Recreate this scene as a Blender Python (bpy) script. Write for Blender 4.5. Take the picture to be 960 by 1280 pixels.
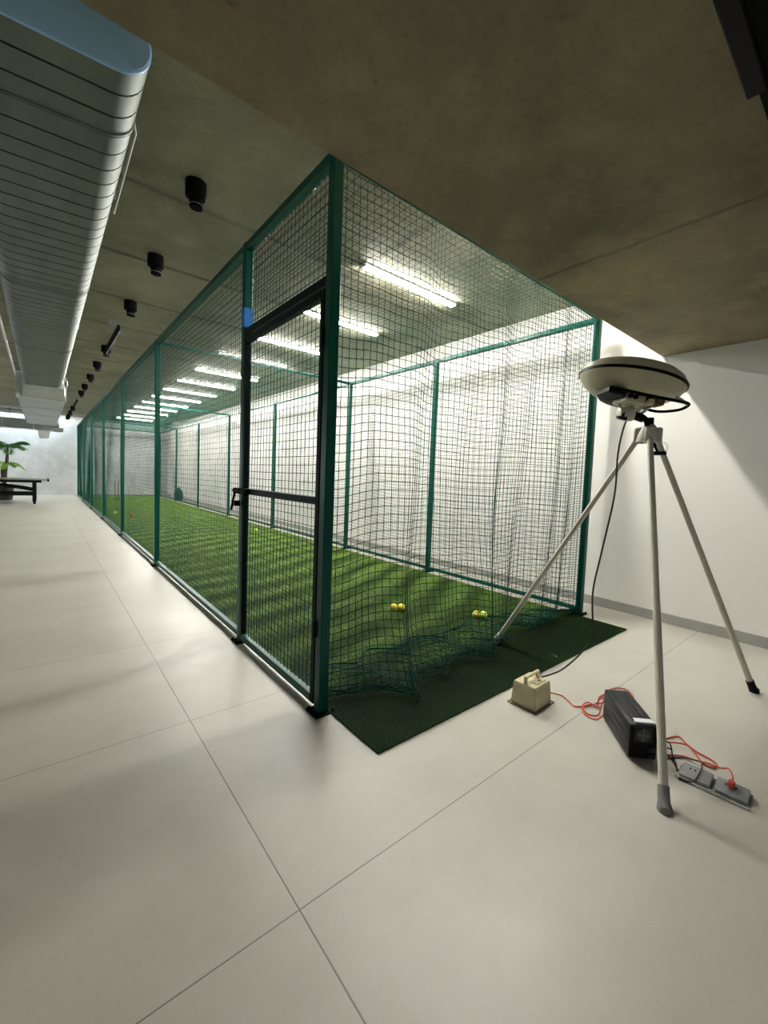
import bpy, bmesh, math, random
import numpy as np
from mathutils import Vector, Matrix
random.seed(4); rng = np.random.default_rng(7)
for o in list(bpy.data.objects): bpy.data.objects.remove(o)
C = bpy.context.scene
COL = C.collection
PI = math.pi

# ------------------------------------------------------------------ camera
F, YAW, PITCH, ROLL, CX, CY, CH = 524.364, 0.72593, -0.06033, 0.04203, 516.29, 630.63, 1.25
fw = Vector((math.sin(YAW)*math.cos(PITCH), math.cos(YAW)*math.cos(PITCH), math.sin(PITCH)))
r0 = Vector((math.cos(YAW), -math.sin(YAW), 0)); u0 = r0.cross(fw)
cr = r0*math.cos(ROLL) + u0*math.sin(ROLL); cu = -r0*math.sin(ROLL) + u0*math.cos(ROLL)
cam = bpy.data.cameras.new('camera'); camo = bpy.data.objects.new('camera', cam); COL.objects.link(camo)
cam.sensor_fit = 'HORIZONTAL'; cam.sensor_width = 36; cam.lens = F*36/960
cam.shift_x = (480-CX)/960; cam.shift_y = (CY-640)/960
cam.clip_start = .02; cam.clip_end = 200
m = Matrix((cr, cu, -fw)).transposed().to_4x4(); m.translation = (0, 0, CH)
camo.matrix_world = m
C.camera = camo
# ------------------------------------------------------------------ world + light + exposure
W = bpy.data.worlds.new('world'); C.world = W; W.use_nodes = True
W.node_tree.nodes['Background'].inputs[0].default_value = (.80, .88, 1, 1)
W.node_tree.nodes['Background'].inputs[1].default_value = .1
C.view_settings.view_transform = 'Standard'; C.view_settings.look = 'None'
C.view_settings.gamma = 1; C.view_settings.use_curve_mapping = False
C.view_settings.exposure = 0.22
LAMP = 350.0            # radiance of the LED battens
def area(name, loc, rot, sx, sy, power, col):
    l = bpy.data.lights.new(name, 'AREA'); l.shape = 'RECTANGLE'; l.size = sx; l.size_y = sy
    l.energy = power; l.color = col
    o = bpy.data.objects.new(name, l); COL.objects.link(o); o.location = loc; o.rotation_euler = rot
    return o
# added bluish fill lights, out of view behind and left of the camera
area('added_fill_rear', (-1.0, -4.6, 1.6), (math.radians(90), 0, 0), 5, 1.6, 20, (.72, .87, 1))
area('added_fill_left', (-5.6, 15.0, 1.7), (math.radians(90), 0, math.radians(-90)), 9, 2.0, 105, (.85, .93, 1))
# daylight falling down the far wall from a slot in the slab
area('skylight_daylight_far', (-2.2, 21.75, 3.16), (math.radians(12), 0, 0), 6.0, .4, 115, (.78, .9, 1))

# ------------------------------------------------------------------ measured layout (metres)
XL, XR, Y0, DW, SP, H = 1.1017, 3.947, 1.9125, 1.184, 3.074, 2.820
XW, HC, HB, YB = 4.391, 3.217, 2.50, 1.4925
YE = Y0 + DW + 6*SP; YF = 22.25
YS = [Y0] + [Y0 + DW + i*SP for i in range(7)]
YSR = [Y0+.012, 4.091] + YS[2:]

# ------------------------------------------------------------------ materials
def mat(name, col, rough=.5, metal=0, noise=0, nscale=8, bump=0, bscale=60, spec=.5, coat=0, sheen=0, stretch=(1,1,1), detail=5):
    M = bpy.data.materials.new(name); M.use_nodes = True
    nt = M.node_tree; b = nt.nodes['Principled BSDF']
    b.inputs['Base Color'].default_value = (*col, 1); b.inputs['Roughness'].default_value = rough
    b.inputs['Metallic'].default_value = metal; b.inputs['Specular IOR Level'].default_value = spec
    if coat: b.inputs['Coat Weight'].default_value = coat
    if sheen: b.inputs['Sheen Weight'].default_value = sheen
    tc = nt.nodes.new('ShaderNodeTexCoord'); mp = nt.nodes.new('ShaderNodeMapping')
    mp.inputs['Scale'].default_value = stretch; nt.links.new(tc.outputs['Object'], mp.inputs[0])
    n = nt.nodes.new('ShaderNodeTexNoise'); n.inputs['Scale'].default_value = nscale; n.inputs['Detail'].default_value = detail
    nt.links.new(mp.outputs[0], n.inputs['Vector'])
    r = nt.nodes.new('ShaderNodeMapRange'); r.inputs[1].default_value = .3; r.inputs[2].default_value = .7
    k = noise or .04
    r.inputs[3].default_value = 1-k; r.inputs[4].default_value = 1+k
    nt.links.new(n.outputs['Fac'], r.inputs[0])
    mx = nt.nodes.new('ShaderNodeVectorMath'); mx.operation = 'SCALE'; mx.inputs[0].default_value = col
    nt.links.new(r.outputs[0], mx.inputs['Scale']); nt.links.new(mx.outputs[0], b.inputs['Base Color'])
    if bump:
        n2 = nt.nodes.new('ShaderNodeTexNoise'); n2.inputs['Scale'].default_value = bscale; n2.inputs['Detail'].default_value = 4
        nt.links.new(tc.outputs['Object'], n2.inputs['Vector'])
        bp = nt.nodes.new('ShaderNodeBump'); bp.inputs['Strength'].default_value = bump; bp.inputs['Distance'].default_value = .01
        nt.links.new(n2.outputs['Fac'], bp.inputs['Height']); nt.links.new(bp.outputs[0], b.inputs['Normal'])
    return M
class NB:                                   # tiny node-expression helper
    def __init__(s, M): s.nt = M.node_tree; s.n = s.nt.nodes; s.l = s.nt.links
    def math(s, op, a, b=None, c=None, clamp=False):
        q = s.n.new('ShaderNodeMath'); q.operation = op; q.use_clamp = clamp
        for i, v in enumerate((a, b, c)):
            if v is None: continue
            if isinstance(v, (int, float)): q.inputs[i].default_value = v
            else: s.l.new(v, q.inputs[i])
        return q.outputs[0]
    def pos(s):
        g = s.n.new('ShaderNodeNewGeometry'); sp = s.n.new('ShaderNodeSeparateXYZ'); s.l.new(g.outputs['Position'], sp.inputs[0])
        return g.outputs['Position'], sp.outputs[0], sp.outputs[1], sp.outputs[2]
    def noise(s, vec, scale, detail=4, rough=.5, stretch=None, dist=0):
        if stretch:
            mp = s.n.new('ShaderNodeMapping'); mp.inputs['Scale'].default_value = stretch; s.l.new(vec, mp.inputs[0]); vec = mp.outputs[0]
        q = s.n.new('ShaderNodeTexNoise'); q.inputs['Scale'].default_value = scale; q.inputs['Detail'].default_value = detail
        q.inputs['Roughness'].default_value = rough; q.inputs['Distortion'].default_value = dist; s.l.new(vec, q.inputs['Vector']); return q.outputs['Fac']
    def rng(s, v, a, b, c, d, smooth=False):
        q = s.n.new('ShaderNodeMapRange'); s.l.new(v, q.inputs[0])
        if smooth: q.interpolation_type = 'SMOOTHSTEP'
        for i, x in enumerate((a, b, c, d)): q.inputs[i+1].default_value = x
        return q.outputs[0]
    def line(s, coord, start, pitch, half, wob=None):
        # 1 on joint lines at start + k*pitch, 0 elsewhere
        c = s.math('SUBTRACT', coord, start)
        if wob is not None: c = s.math('ADD', c, wob)
        c = s.math('DIVIDE', c, pitch); f = s.math('SUBTRACT', c, s.math('ROUND', c)); d = s.math('MULTIPLY', s.math('ABSOLUTE', f), pitch)
        return s.rng(d, half*.6, half, 1, 0)
    def mix(s, fac, A, B):
        q = s.n.new('ShaderNodeMix'); q.data_type = 'RGBA'
        if isinstance(fac, (int, float)): q.inputs[0].default_value = fac
        else: s.l.new(fac, q.inputs[0])
        for i, v in ((6, A), (7, B)):
            if isinstance(v, tuple): q.inputs[i].default_value = (*v, 1)
            else: s.l.new(v, q.inputs[i])
        return q.outputs[2]
def base(name, rough=.5, spec=.5):
    M = bpy.data.materials.new(name); M.use_nodes = True; b = M.node_tree.nodes['Principled BSDF']
    b.inputs['Roughness'].default_value = rough; b.inputs['Specular IOR Level'].default_value = spec
    return M, b, NB(M)
def bump(nb, b, h, strength=.3, dist=.005):
    q = nb.n.new('ShaderNodeBump'); q.inputs['Strength'].default_value = strength; q.inputs['Distance'].default_value = dist
    nb.l.new(h, q.inputs['Height']); nb.l.new(q.outputs[0], b.inputs['Normal'])

def floor_mat():
    M, b, k = base('porcelain_floor', .38, .5)
    p, x, y, z = k.pos()
    n1 = k.noise(p, .9, 5, .6, (1, 1.6, 1)); n2 = k.noise(p, 4, 5, .65); n3 = k.noise(p, 180, 2)
    c = k.mix(k.rng(n1, .3, .7, 0, 1), (.45, .428, .362), (.55, .53, .46))
    c = k.mix(k.rng(n2, .35, .75, 0, .45), c, (.60, .575, .52))
    c = k.mix(k.rng(n3, .45, .8, 0, .22), c, (.30, .28, .24))
    st = k.rng(k.noise(p, 2.6, 3, .5, None, 1.5), .73, .80, 0, .5)      # scattered scuffs
    c = k.mix(st, c, (.27, .24, .19))
    j = k.math('MAXIMUM', k.line(x, .545, 24.0, .0028), k.line(y, 1.032, 1.19, .0025))
    c = k.mix(k.math('MULTIPLY', j, .75), c, (.10, .085, .065))
    k.l.new(c, b.inputs['Base Color'])
    k.l.new(k.rng(n2, .3, .7, .34, .46), b.inputs['Roughness'])
    bump(k, b, k.math('SUBTRACT', k.math('MULTIPLY', n3, .15), j), .25, .002)
    return M
def concrete(name, dark, light, joints=True, stain=(.08, .07, .055), y0=2.35, py=1.24, x0=2.27, px=2.5, jh=.008, amt=.9):
    M, b, k = base(name, .75, .25)
    p, x, y, z = k.pos()
    n1 = k.noise(p, .8, 6, .6, None, .6); n2 = k.noise(p, 3.2, 6, .65); n3 = k.noise(p, 45, 4, .6); n4 = k.noise(p, 14, 3, .5)
    c = k.mix(k.rng(n1, .32, .68, 0, 1), dark, light)
    c = k.mix(k.rng(n2, .48, .75, 0, .5), c, tuple(v*1.25 for v in light))
    c = k.mix(k.rng(n3, .5, .8, 0, .35), c, stain)
    pores = k.rng(n4, .70, .76, 0, .6)
    c = k.mix(pores, c, stain)
    h = k.math('MULTIPLY', n3, .4)
    if joints:
        wob = k.math('MULTIPLY', k.math('SUBTRACT', k.noise(p, 5, 3), .5), .05)
        j = k.math('MAXIMUM', k.line(y, y0, py, jh, wob), k.line(x, x0, px, jh*.7, wob))
        jb = k.math('MAXIMUM', k.line(y, y0, py, jh*6, wob), k.line(x, x0, px, jh*4, wob))
        gate = k.rng(k.noise(p, 2.2, 3), .35, .6, .25, 1)
        c = k.mix(k.math('MULTIPLY', k.math('MULTIPLY', jb, .5), gate), c, stain)
        c = k.mix(k.math('MULTIPLY', k.math('MULTIPLY', j, amt), gate), c, tuple(v*.6 for v in stain))
        h = k.math('SUBTRACT', h, j)
    k.l.new(c, b.inputs['Base Color']); bump(k, b, h, .5, .004)
    return M
def turf_mat(name, blades):
    M, b, k = base(name, .7 if not blades else .5, .25 if blades else .1)
    p, x, y, z = k.pos()
    d = k.math('ADD', y, k.math('MULTIPLY', x, -.45))
    d = k.math('ADD', d, k.math('MULTIPLY', k.noise(p, 1.1, 3), .35))
    s = k.math('SINE', k.math('MULTIPLY', d, 2*PI/.47)); s = k.rng(s, -.2, .9, 0, 1)
    n = k.noise(p, 2.2, 5, .6); f = k.noise(p, 220, 2)
    if blades: A, B = (.125, .245, .030), (.250, .410, .060)
    else: A, B = (.006, .020, .004), (.010, .030, .006)
    c = k.mix(k.rng(n, .3, .7, 0, 1), A, B)
    c = k.mix(k.math('MULTIPLY', s, .40), c, tuple(v*.45 for v in A))      # darker slanting bands across the lane
    c = k.mix(k.rng(f, .4, .7, 0, .5), c, tuple(v*.5 for v in A))
    k.l.new(c, b.inputs['Base Color'])
    if not blades: bump(k, b, f, .8, .01)
    return M
M_floor = floor_mat()
M_ceil = concrete('slab_concrete', (.205, .20, .13), (.345, .335, .24))
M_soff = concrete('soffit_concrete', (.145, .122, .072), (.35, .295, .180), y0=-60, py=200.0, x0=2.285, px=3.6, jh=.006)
M_far = concrete('far_wall_concrete', (.42, .43, .42), (.56, .57, .56), False, (.33, .33, .31))
M_wall = mat('white_wall_paint', (.86, .835, .785), .6, noise=.02, nscale=1.5, bump=.05, bscale=120)
M_base = mat('baseboard_grey', (.36, .35, .32), .5, noise=.06)
M_green = mat('green_powder_coat', (.0, .078, .055), .36, spec=.25, noise=.08, nscale=20)
M_dkgreen = mat('dark_green_steel', (.001, .009, .008), .5, spec=.1, noise=.1)
M_net = mat('green_net_cord', (.002, .040, .030), .7, spec=.1, noise=.15, nscale=3)
M_black = mat('black_plastic', (.004, .004, .005), .5, spec=.12, noise=.1)
M_blackm = mat('black_metal', (.003, .003, .0035), .6, spec=.05, noise=.1)
M_steel = mat('bolt_steel', (.5, .5, .5), .3, metal=1)
M_galv = mat('galvanised_duct', (.125, .150, .125), .52, metal=.45, noise=.14, nscale=9, stretch=(1, .3, 1), bump=.04, bscale=20)
M_galv2 = mat('galvanised_plain', (.36, .39, .38), .38, metal=.75, noise=.12, nscale=4)
M_film = mat('blue_film', (.33, .59, 1.0), .45, noise=.06, nscale=7, bump=.25, bscale=9)
M_tape = mat('blue_tape', (.02, .22, .75), .4)
M_lgrey = mat('light_grey_metal', (.62, .62, .60), .4, noise=.05)
M_cream = mat('cream_plastic', (.60, .54, .34), .42, noise=.08, nscale=12)
M_cream2 = mat('cream_housing', (.56, .52, .36), .38, noise=.08, nscale=9)
M_pole = mat('cream_painted_tube', (.60, .57, .47), .35, noise=.06, nscale=14)
M_ups = mat('charcoal_case', (.012, .013, .015), .42, spec=.3, noise=.15, nscale=30, bump=.15, bscale=300)
M_label = mat('white_label', (.75, .77, .80), .5)
M_red = mat('red_cable', (.62, .075, .035), .4)
M_cable = mat('black_cable', (.012, .012, .012), .4)
M_rubber = mat('grey_rubber', (.20, .20, .19), .7, noise=.15, nscale=30)
M_grey = mat('grey_plastic', (.24, .25, .25), .5, noise=.12, nscale=40)
M_chrome = mat('bright_strip', (.75, .76, .76), .2, metal=.9)
M_brown = mat('brown_board', (.16, .115, .07), .6, noise=.1)
M_yellow = mat('yellow_ball', (.80, .62, .02), .6, bump=.3, bscale=300)
M_lime = mat('lime_ball', (.60, .75, .08), .6, bump=.3, bscale=300)
M_redball = mat('red_ball', (.60, .06, .03), .5)
M_white = mat('white_plastic', (.8, .8, .78), .4)
M_tableT = mat('table_top_grey', (.20, .19, .17), .45, noise=.05)
M_leaf = mat('palm_leaf', (.06, .20, .035), .45, noise=.3, nscale=6)
M_leaf2 = mat('palm_leaf_pale', (.22, .42, .05), .45, noise=.25, nscale=6)
M_trunk = mat('palm_trunk', (.06, .045, .03), .8, noise=.3, nscale=20, bump=.6, bscale=40)
M_pot = mat('dark_pot', (.03, .03, .03), .5)
M_bag = mat('dark_bag', (.015, .06, .04), .7, noise=.3)
M_turfb = turf_mat('turf_backing', False); M_blade = turf_mat('turf_blades', True)
M_led = bpy.data.materials.new('led_diffuser'); M_led.use_nodes = True
_b = M_led.node_tree.nodes['Principled BSDF']; _b.inputs['Base Color'].default_value = (.9, .9, .9, 1)
_b.inputs['Emission Color'].default_value = (1, .985, .92, 1); _b.inputs['Emission Strength'].default_value = LAMP

# ------------------------------------------------------------------ object helpers
def link(name, me, m, parent=None):
    o = bpy.data.objects.new(name, me); COL.objects.link(o)
    if m is not None: me.materials.append(m)
    if parent is not None: o.parent = parent
    return o
def obj(name, bm, m, parent=None, smooth=False):
    me = bpy.data.meshes.new(name); bmesh.ops.recalc_face_normals(bm, faces=bm.faces); bm.to_mesh(me); bm.free()
    if smooth:
        for p in me.polygons: p.use_smooth = True
        try: me.set_sharp_from_angle(angle=math.radians(38))
        except Exception: pass
    return link(name, me, m, parent)
def thing(name, label, cat, loc=(0, 0, 0), rz=0, group=None):
    o = bpy.data.objects.new(name, None); COL.objects.link(o); o.location = loc; o.rotation_euler = (0, 0, rz)
    o.empty_display_size = .1
    return tag(o, label, cat, group)
def tag(o, label, cat, group=None):
    o['label'] = label; o['category'] = cat
    if group: o['group'] = group
    return o
def struct(name, bm, m, label):
    o = obj(name, bm, m); o['kind'] = 'structure'; o['label'] = label; return o
def dup(root, loc, rz=None, label=None):
    r = root.copy(); COL.objects.link(r); r.location = loc
    if rz is not None: r.rotation_euler = (0, 0, rz)
    if label: r['label'] = label
    for ch in root.children:
        c = ch.copy(); COL.objects.link(c); c.parent = r
        for g in ch.children:
            d = g.copy(); COL.objects.link(d); d.parent = c
    return r
def box(bm, lo, hi, bev=0, mtx=None, seg=1):
    t = bmesh.new(); bmesh.ops.create_cube(t, size=1)
    for v in t.verts: v.co = Vector([lo[i] + (v.co[i]+.5)*(hi[i]-lo[i]) for i in range(3)])
    if bev: bmesh.ops.bevel(t, geom=t.edges[:], offset=bev, segments=seg, affect='EDGES', profile=.5)
    if mtx is not None: bmesh.ops.transform(t, matrix=mtx, verts=t.verts)
    me = bpy.data.meshes.new('tmp'); t.to_mesh(me); t.free(); bm.from_mesh(me); bpy.data.meshes.remove(me)
    return bm
def frame(d):
    d = Vector(d).normalized(); a = Vector((0, 0, 1)) if abs(d.z) < .9 else Vector((1, 0, 0))
    s = d.cross(a).normalized(); return s, s.cross(d).normalized()
def tube(bm, pts, r, n=10, cap=True, flat=1):
    pts = [Vector(p) for p in pts]; rs = r if isinstance(r, (list, tuple)) else [r]*len(pts)
    rings = []; s = None
    for i, p in enumerate(pts):
        d = pts[min(i+1, len(pts)-1)] - pts[max(i-1, 0)]
        if d.length < 1e-9: d = Vector((0, 0, 1))
        d.normalize()
        if s is None: s, t = frame(d)
        else:
            s = (s - d*s.dot(d)).normalized(); t = s.cross(d)
        t = s.cross(d)
        rings.append([bm.verts.new(p + (s*math.cos(2*PI*k/n) + t*math.sin(2*PI*k/n)*flat)*rs[i]) for k in range(n)])
    for a, b in zip(rings, rings[1:]):
        for k in range(n): bm.faces.new((a[k], a[(k+1) % n], b[(k+1) % n], b[k]))
    if cap: bm.faces.new(rings[0][::-1]); bm.faces.new(rings[-1])
    return bm
def lathe(bm, prof, n=32, c=(0, 0, 0), mtx=None, sx=1, sy=1):
    rings = []
    for r, z in prof:
        rings.append([Vector((c[0]+r*sx*math.cos(2*PI*k/n), c[1]+r*sy*math.sin(2*PI*k/n), c[2]+z)) for k in range(n)])
    if mtx is not None: rings = [[mtx @ v for v in R] for R in rings]
    V = [[bm.verts.new(v) for v in R] for R in rings]
    for a, b in zip(V, V[1:]):
        for k in range(n): bm.faces.new((a[k], a[(k+1) % n], b[(k+1) % n], b[k]))
    bm.faces.new(V[0][::-1]); bm.faces.new(V[-1])
    return bm
def spline(P, per=8):
    P = [Vector(p) for p in P]; Q = [P[0]*2-P[1]] + P + [P[-1]*2-P[-2]]; out = []
    for i in range(1, len(Q)-2):
        a, b, c, d = Q[i-1:i+3]
        for k in range(per):
            t = k/per
            out.append(.5*((2*b) + (c-a)*t + (2*a-5*b+4*c-d)*t*t + (3*b-a-3*c+d)*t*t*t))
    out.append(P[-1]); return out

# ------------------------------------------------------------------ nets (arrays of cord)
def mesh_np(name, V, Fq, nv):
    me = bpy.data.meshes.new(name); V = np.ascontiguousarray(V, dtype=np.float32); Fq = np.ascontiguousarray(Fq, dtype=np.int32)
    me.vertices.add(len(V)); me.vertices.foreach_set('co', V.ravel())
    me.loops.add(Fq.size); me.loops.foreach_set('vertex_index', Fq.ravel())
    me.polygons.add(len(Fq)); me.polygons.foreach_set('loop_start', np.arange(0, Fq.size, nv, dtype=np.int32))
    me.polygons.foreach_set('loop_total', np.full(len(Fq), nv, dtype=np.int32))
    me.update(calc_edges=True); return me
def cords(G, r):
    """G: (n, k, 3) n strings of k points -> verts, quads of 3-sided cords"""
    T = np.empty_like(G); T[:, 1:-1] = G[:, 2:] - G[:, :-2]; T[:, 0] = G[:, 1]-G[:, 0]; T[:, -1] = G[:, -1]-G[:, -2]
    T /= np.maximum(np.linalg.norm(T, axis=2, keepdims=True), 1e-9)
    ref = np.array([.5, .62, .31]); ref = ref/np.linalg.norm(ref)
    S = np.cross(T, ref); S /= np.maximum(np.linalg.norm(S, axis=2, keepdims=True), 1e-9); B = np.cross(S, T)
    V = np.stack([G + r*(S*math.cos(a) + B*math.sin(a)) for a in (0, 2*PI/3, 4*PI/3)], axis=2)   # n,k,3,3
    n, k = G.shape[:2]; idx = np.arange(n*k*3).reshape(n, k, 3); Q = []
    for j in range(3):
        a = idx[:, :-1, j]; b = idx[:, :-1, (j+1) % 3]; c = idx[:, 1:, (j+1) % 3]; d = idx[:, 1:, j]
        Q.append(np.stack([a, b, c, d], axis=-1).reshape(-1, 4))
    return V.reshape(-1, 3), np.concatenate(Q)
def knots(Pn, r):
    D = np.array([[1,0,0],[-1,0,0],[0,1,0],[0,-1,0],[0,0,1],[0,0,-1]], float)*r
    V = (Pn[:, None, :] + D[None]).reshape(-1, 3)
    Q = np.array([[0,2,4,4],[2,1,4,4],[1,3,4,4],[3,0,4,4],[2,0,5,5],[1,2,5,5],[3,1,5,5],[0,3,5,5]])[:, :3]
    return V, (Q[None] + (np.arange(len(Pn))*6)[:, None, None]).reshape(-1, 3)
def net(name, G, r, parent, kr=0, skip=1, m=None):
    """G (n, k, 3) node grid"""
    V1, Q1 = cords(G[:, ::skip] if skip > 1 else G, r); V2, Q2 = cords(np.swapaxes(G, 0, 1).copy(), r)
    V = np.concatenate([V1, V2]); Q = np.concatenate([Q1, Q2+len(V1)])
    T = np.concatenate([Q[:, [0, 1, 2]], Q[:, [0, 2, 3]]])
    if kr:
        V3, T3 = knots(G.reshape(-1, 3), kr); T = np.concatenate([T, T3+len(V)]); V = np.concatenate([V, V3])
    me = mesh_np(name, V, T, 3)
    return link(name, me, m or M_net, parent)
def sm(seed, U, V, fu, fv, amp):
    g = np.random.default_rng(seed); out = 0
    for _ in range(7):
        a, b, p = g.uniform(.3, 1)*fu, g.uniform(-1, 1)*fv, g.uniform(0, 6.28); out = out + np.sin(U*a + V*b + p)*g.uniform(.4, 1)
    return out*amp/3

# ================================================================== STRUCTURE
XN, YN = -6.0, -5.0
struct('floor', box(bmesh.new(), (XN-.1, YN-.1, -.1), (XW+.1, YF+.1, 0)), M_floor, 'pale beige large-format tiled floor')
struct('wall_right', box(bmesh.new(), (XW, YN-.1, 0), (XW+.2, YF+.1, HC+.3)), M_wall, 'white painted wall along the net cage')
struct('wall_far', box(bmesh.new(), (XN-.1, YF, 0), (XW+.0, YF+.2, HC+.3)), M_far, 'light grey concrete end wall')
struct('wall_left', box(bmesh.new(), (XN-.2, YN-.1, 0), (XN, YF+.1, HC+.3)), M_wall, 'white painted wall on the far left')
struct('wall_rear', box(bmesh.new(), (XN, YN-.2, 0), (XW, YN, HC+.3)), M_wall, 'white painted wall behind')
struct('ceiling', box(bmesh.new(), (XN, YB+.10, HC), (XW, YF, HC+.25)), M_ceil, 'raw olive-grey concrete slab with formwork joints')
bm = box(bmesh.new(), (XN, YN, HB), (XW, YB, HC+.25))
for v in bm.verts:
    if v.co.y > 0: v.co.y = 1.54 - .0105*(v.co.x-.2)
struct('trim_1', bm, M_soff, 'low brown-grey concrete drop slab overhead in the foreground')
bm = bmesh.new(); box(bm, (XW-.012, YN, 0), (XW, YF, .092), .002); struct('baseboard_right', bm, M_base, 'grey skirting along the white wall')
struct('trim_2', box(bmesh.new(), (XW-.20, 19.6, 0), (XW, 20.4, HC), .004), M_wall, 'white pilaster at the far end of the right wall')

M_pane = mat('added_window_pane', (.70, .78, .85), .15)  # unseen panes and frames added to go with the rear and left fill lights
bm = bmesh.new(); box(bm, (-3.5, YN, .8), (1.5, YN+.03, 2.4)); struct('added_window_1', bm, M_pane, 'added wide window pane behind the rear fill light')
bm = bmesh.new()
for a, b in (((-3.56, YN, .74), (1.56, YN+.06, .80)), ((-3.56, YN, 2.40), (1.56, YN+.06, 2.46)), ((-3.56, YN, .8), (-3.5, YN+.06, 2.4)), ((1.5, YN, .8), (1.56, YN+.06, 2.4)), ((-1.03, YN, .8), (-.97, YN+.06, 2.4))): box(bm, a, b, .003)
struct('trim_4', bm, M_base, 'grey frame of the added rear window')
bm = bmesh.new(); box(bm, (XN, 10.5, .7), (XN+.03, 19.5, 2.7)); struct('added_window_2', bm, M_pane, 'added long window pane behind the left fill light')
bm = bmesh.new()
for a, b in (((XN, 10.44, .64), (XN+.06, 19.56, .70)), ((XN, 10.44, 2.70), (XN+.06, 19.56, 2.76)), ((XN, 10.44, .7), (XN+.06, 10.5, 2.7)), ((XN, 19.5, .7), (XN+.06, 19.56, 2.7)), ((XN, 13.47, .7), (XN+.06, 13.53, 2.7)), ((XN, 16.47, .7), (XN+.06, 16.53, 2.7))): box(bm, a, b, .003)
struct('trim_5', bm, M_base, 'grey frame of the added left window')

# ================================================================== TURF
turf = thing('artificial_turf', 'long green artificial grass carpet lying inside and in front of the net cage', 'turf', ((1.138+3.87)/2, 1.44, 0))
ox, oy = turf.location.x, turf.location.y
TX0, TX1, TY0, TY1 = 1.130, 3.868, 1.44, 21.6
bm = bmesh.new(); box(bm, (TX0-ox, TY0-oy, 0.0005), (TX1-ox, TY1-oy, .008)); obj('backing', bm, M_turfb, turf)
def blades(y0, y1, pitch, h, w, nb):
    nx, ny = int((TX1-TX0)/pitch), int((y1-y0)/pitch)
    X, Y = np.meshgrid(TX0 + (np.arange(nx)+.5)*pitch, y0 + (np.arange(ny)+.5)*pitch, indexing='ij')
    X = np.repeat(X.ravel(), nb); Y = np.repeat(Y.ravel(), nb); n = len(X)
    X = np.clip(X + rng.uniform(-1, 1, n)*pitch*.7, TX0, TX1); Y = np.clip(Y + rng.uniform(-1, 1, n)*pitch*.7, TY0, y1)
    a = rng.uniform(0, PI, n); hh = h*rng.uniform(.6, 1.1, n); ww = w*rng.uniform(.7, 1.2, n)
    # pile direction: the front strip leans back towards the room, the lane leans away in slanting bands
    front = np.clip((2.02+.05*np.sin(X*5)-Y)/.10, 0, 1); band = np.sin((Y-.45*X+.12*np.sin(X*2.1+Y*.7))*2*PI/.47)
    lx = (rng.normal(0, .25, n) - front*1.05)*h; ly = (rng.normal(0, .25, n) + (1-front)*(.55+.55*band) - front*1.15)*h
    hh = hh*(1-.25*front)
    P0 = np.stack([X-np.cos(a)*ww/2-ox, Y-np.sin(a)*ww/2-oy, np.full(n, .006)], 1)
    P1 = np.stack([X+np.cos(a)*ww/2-ox, Y+np.sin(a)*ww/2-oy, np.full(n, .006)], 1)
    P2 = np.stack([X+lx-ox, Y+ly-oy, .006+hh], 1)
    return np.stack([P0, P1, P2], 1).reshape(-1, 3)
V = np.concatenate([blades(1.96, 4.5, .0115, .019, .0026, 2), blades(4.5, 9, .02, .019, .0052, 3), blades(9, TY1, .045, .018, .014, 4)])
me = mesh_np('pile', V, np.arange(len(V)).reshape(-1, 3), 3)
o = link('pile', me, M_blade, turf); o['kind'] = 'stuff'
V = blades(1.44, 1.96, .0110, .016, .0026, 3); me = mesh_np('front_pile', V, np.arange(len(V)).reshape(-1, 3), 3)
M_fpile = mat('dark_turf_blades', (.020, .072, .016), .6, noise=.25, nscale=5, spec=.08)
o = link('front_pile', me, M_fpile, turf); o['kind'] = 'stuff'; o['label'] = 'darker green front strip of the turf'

# ================================================================== CAGE
cage = thing('sports_net_cage', 'long green steel-framed sports practice cage enclosed in green netting', 'cage', (XL, Y0, 0))
cx0, cy0 = XL, Y0
def L(x, y, z=0): return (x-cx0, y-cy0, z)
T = .028                                          # half width of the square tube
def post(x, y, name='post', m=None, base_side=-1, z0=0):
    bm = bmesh.new(); box(bm, L(x-T, y-T, .006+z0), L(x+T, y+T, H+T), .004)
    p = obj(name, bm, m or M_green, cage)
    if base_side is not None:
        bm = bmesh.new(); box(bm, L(x-.06, y-.06, 0), L(x+.06, y+.06, .006), .001)
        for sx in (-1, 1):
            for sy in (-1, 1): lathe(bm, [(.011, 0), (.011, .004), (.007, .005), (.007, .014)], 6, L(x+sx*.046, y+sy*.046, .006))
        f = obj('base_plate', bm, M_blackm, p)
    return p
for i, y in enumerate(YS): post(XL, y)
for i, y in enumerate(YSR): post(XR, y)
for y, hr in ((Y0, .012), (YE, .02)):
    bm = bmesh.new(); box(bm, L(XL+T, y-hr, H-hr), L(XR-T, y+hr, H+hr), .003); obj('top_rail', bm, M_green, cage)
for x, yy in ((XL, YS), (XR, YSR)):
    for a, b in zip(yy, yy[1:]):
        bm = bmesh.new(); box(bm, L(x-.024, a+T, H-.024), L(x+.024, b-T, H+.024), .003); obj('top_rail', bm, M_green, cage)
        if x == XL and a == Y0: continue
        bm = bmesh.new(); box(bm, L(x-.02, a+T, .030), L(x+.02, b-T, .070), .003); obj('bottom_rail', bm, M_green, cage)
bm = bmesh.new(); box(bm, L(XL+T, YE-.02, .03), L(XR-T, YE+.02, .07), .003); obj('bottom_rail', bm, M_green, cage)
for y in (YS[2], YS[4], YS[6]):
    bm = bmesh.new(); box(bm, L(XL+.024, y-.018, H-.018), L(XR-.024, y+.018, H+.018), .003); obj('cross_beam', bm, M_green, cage)
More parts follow.
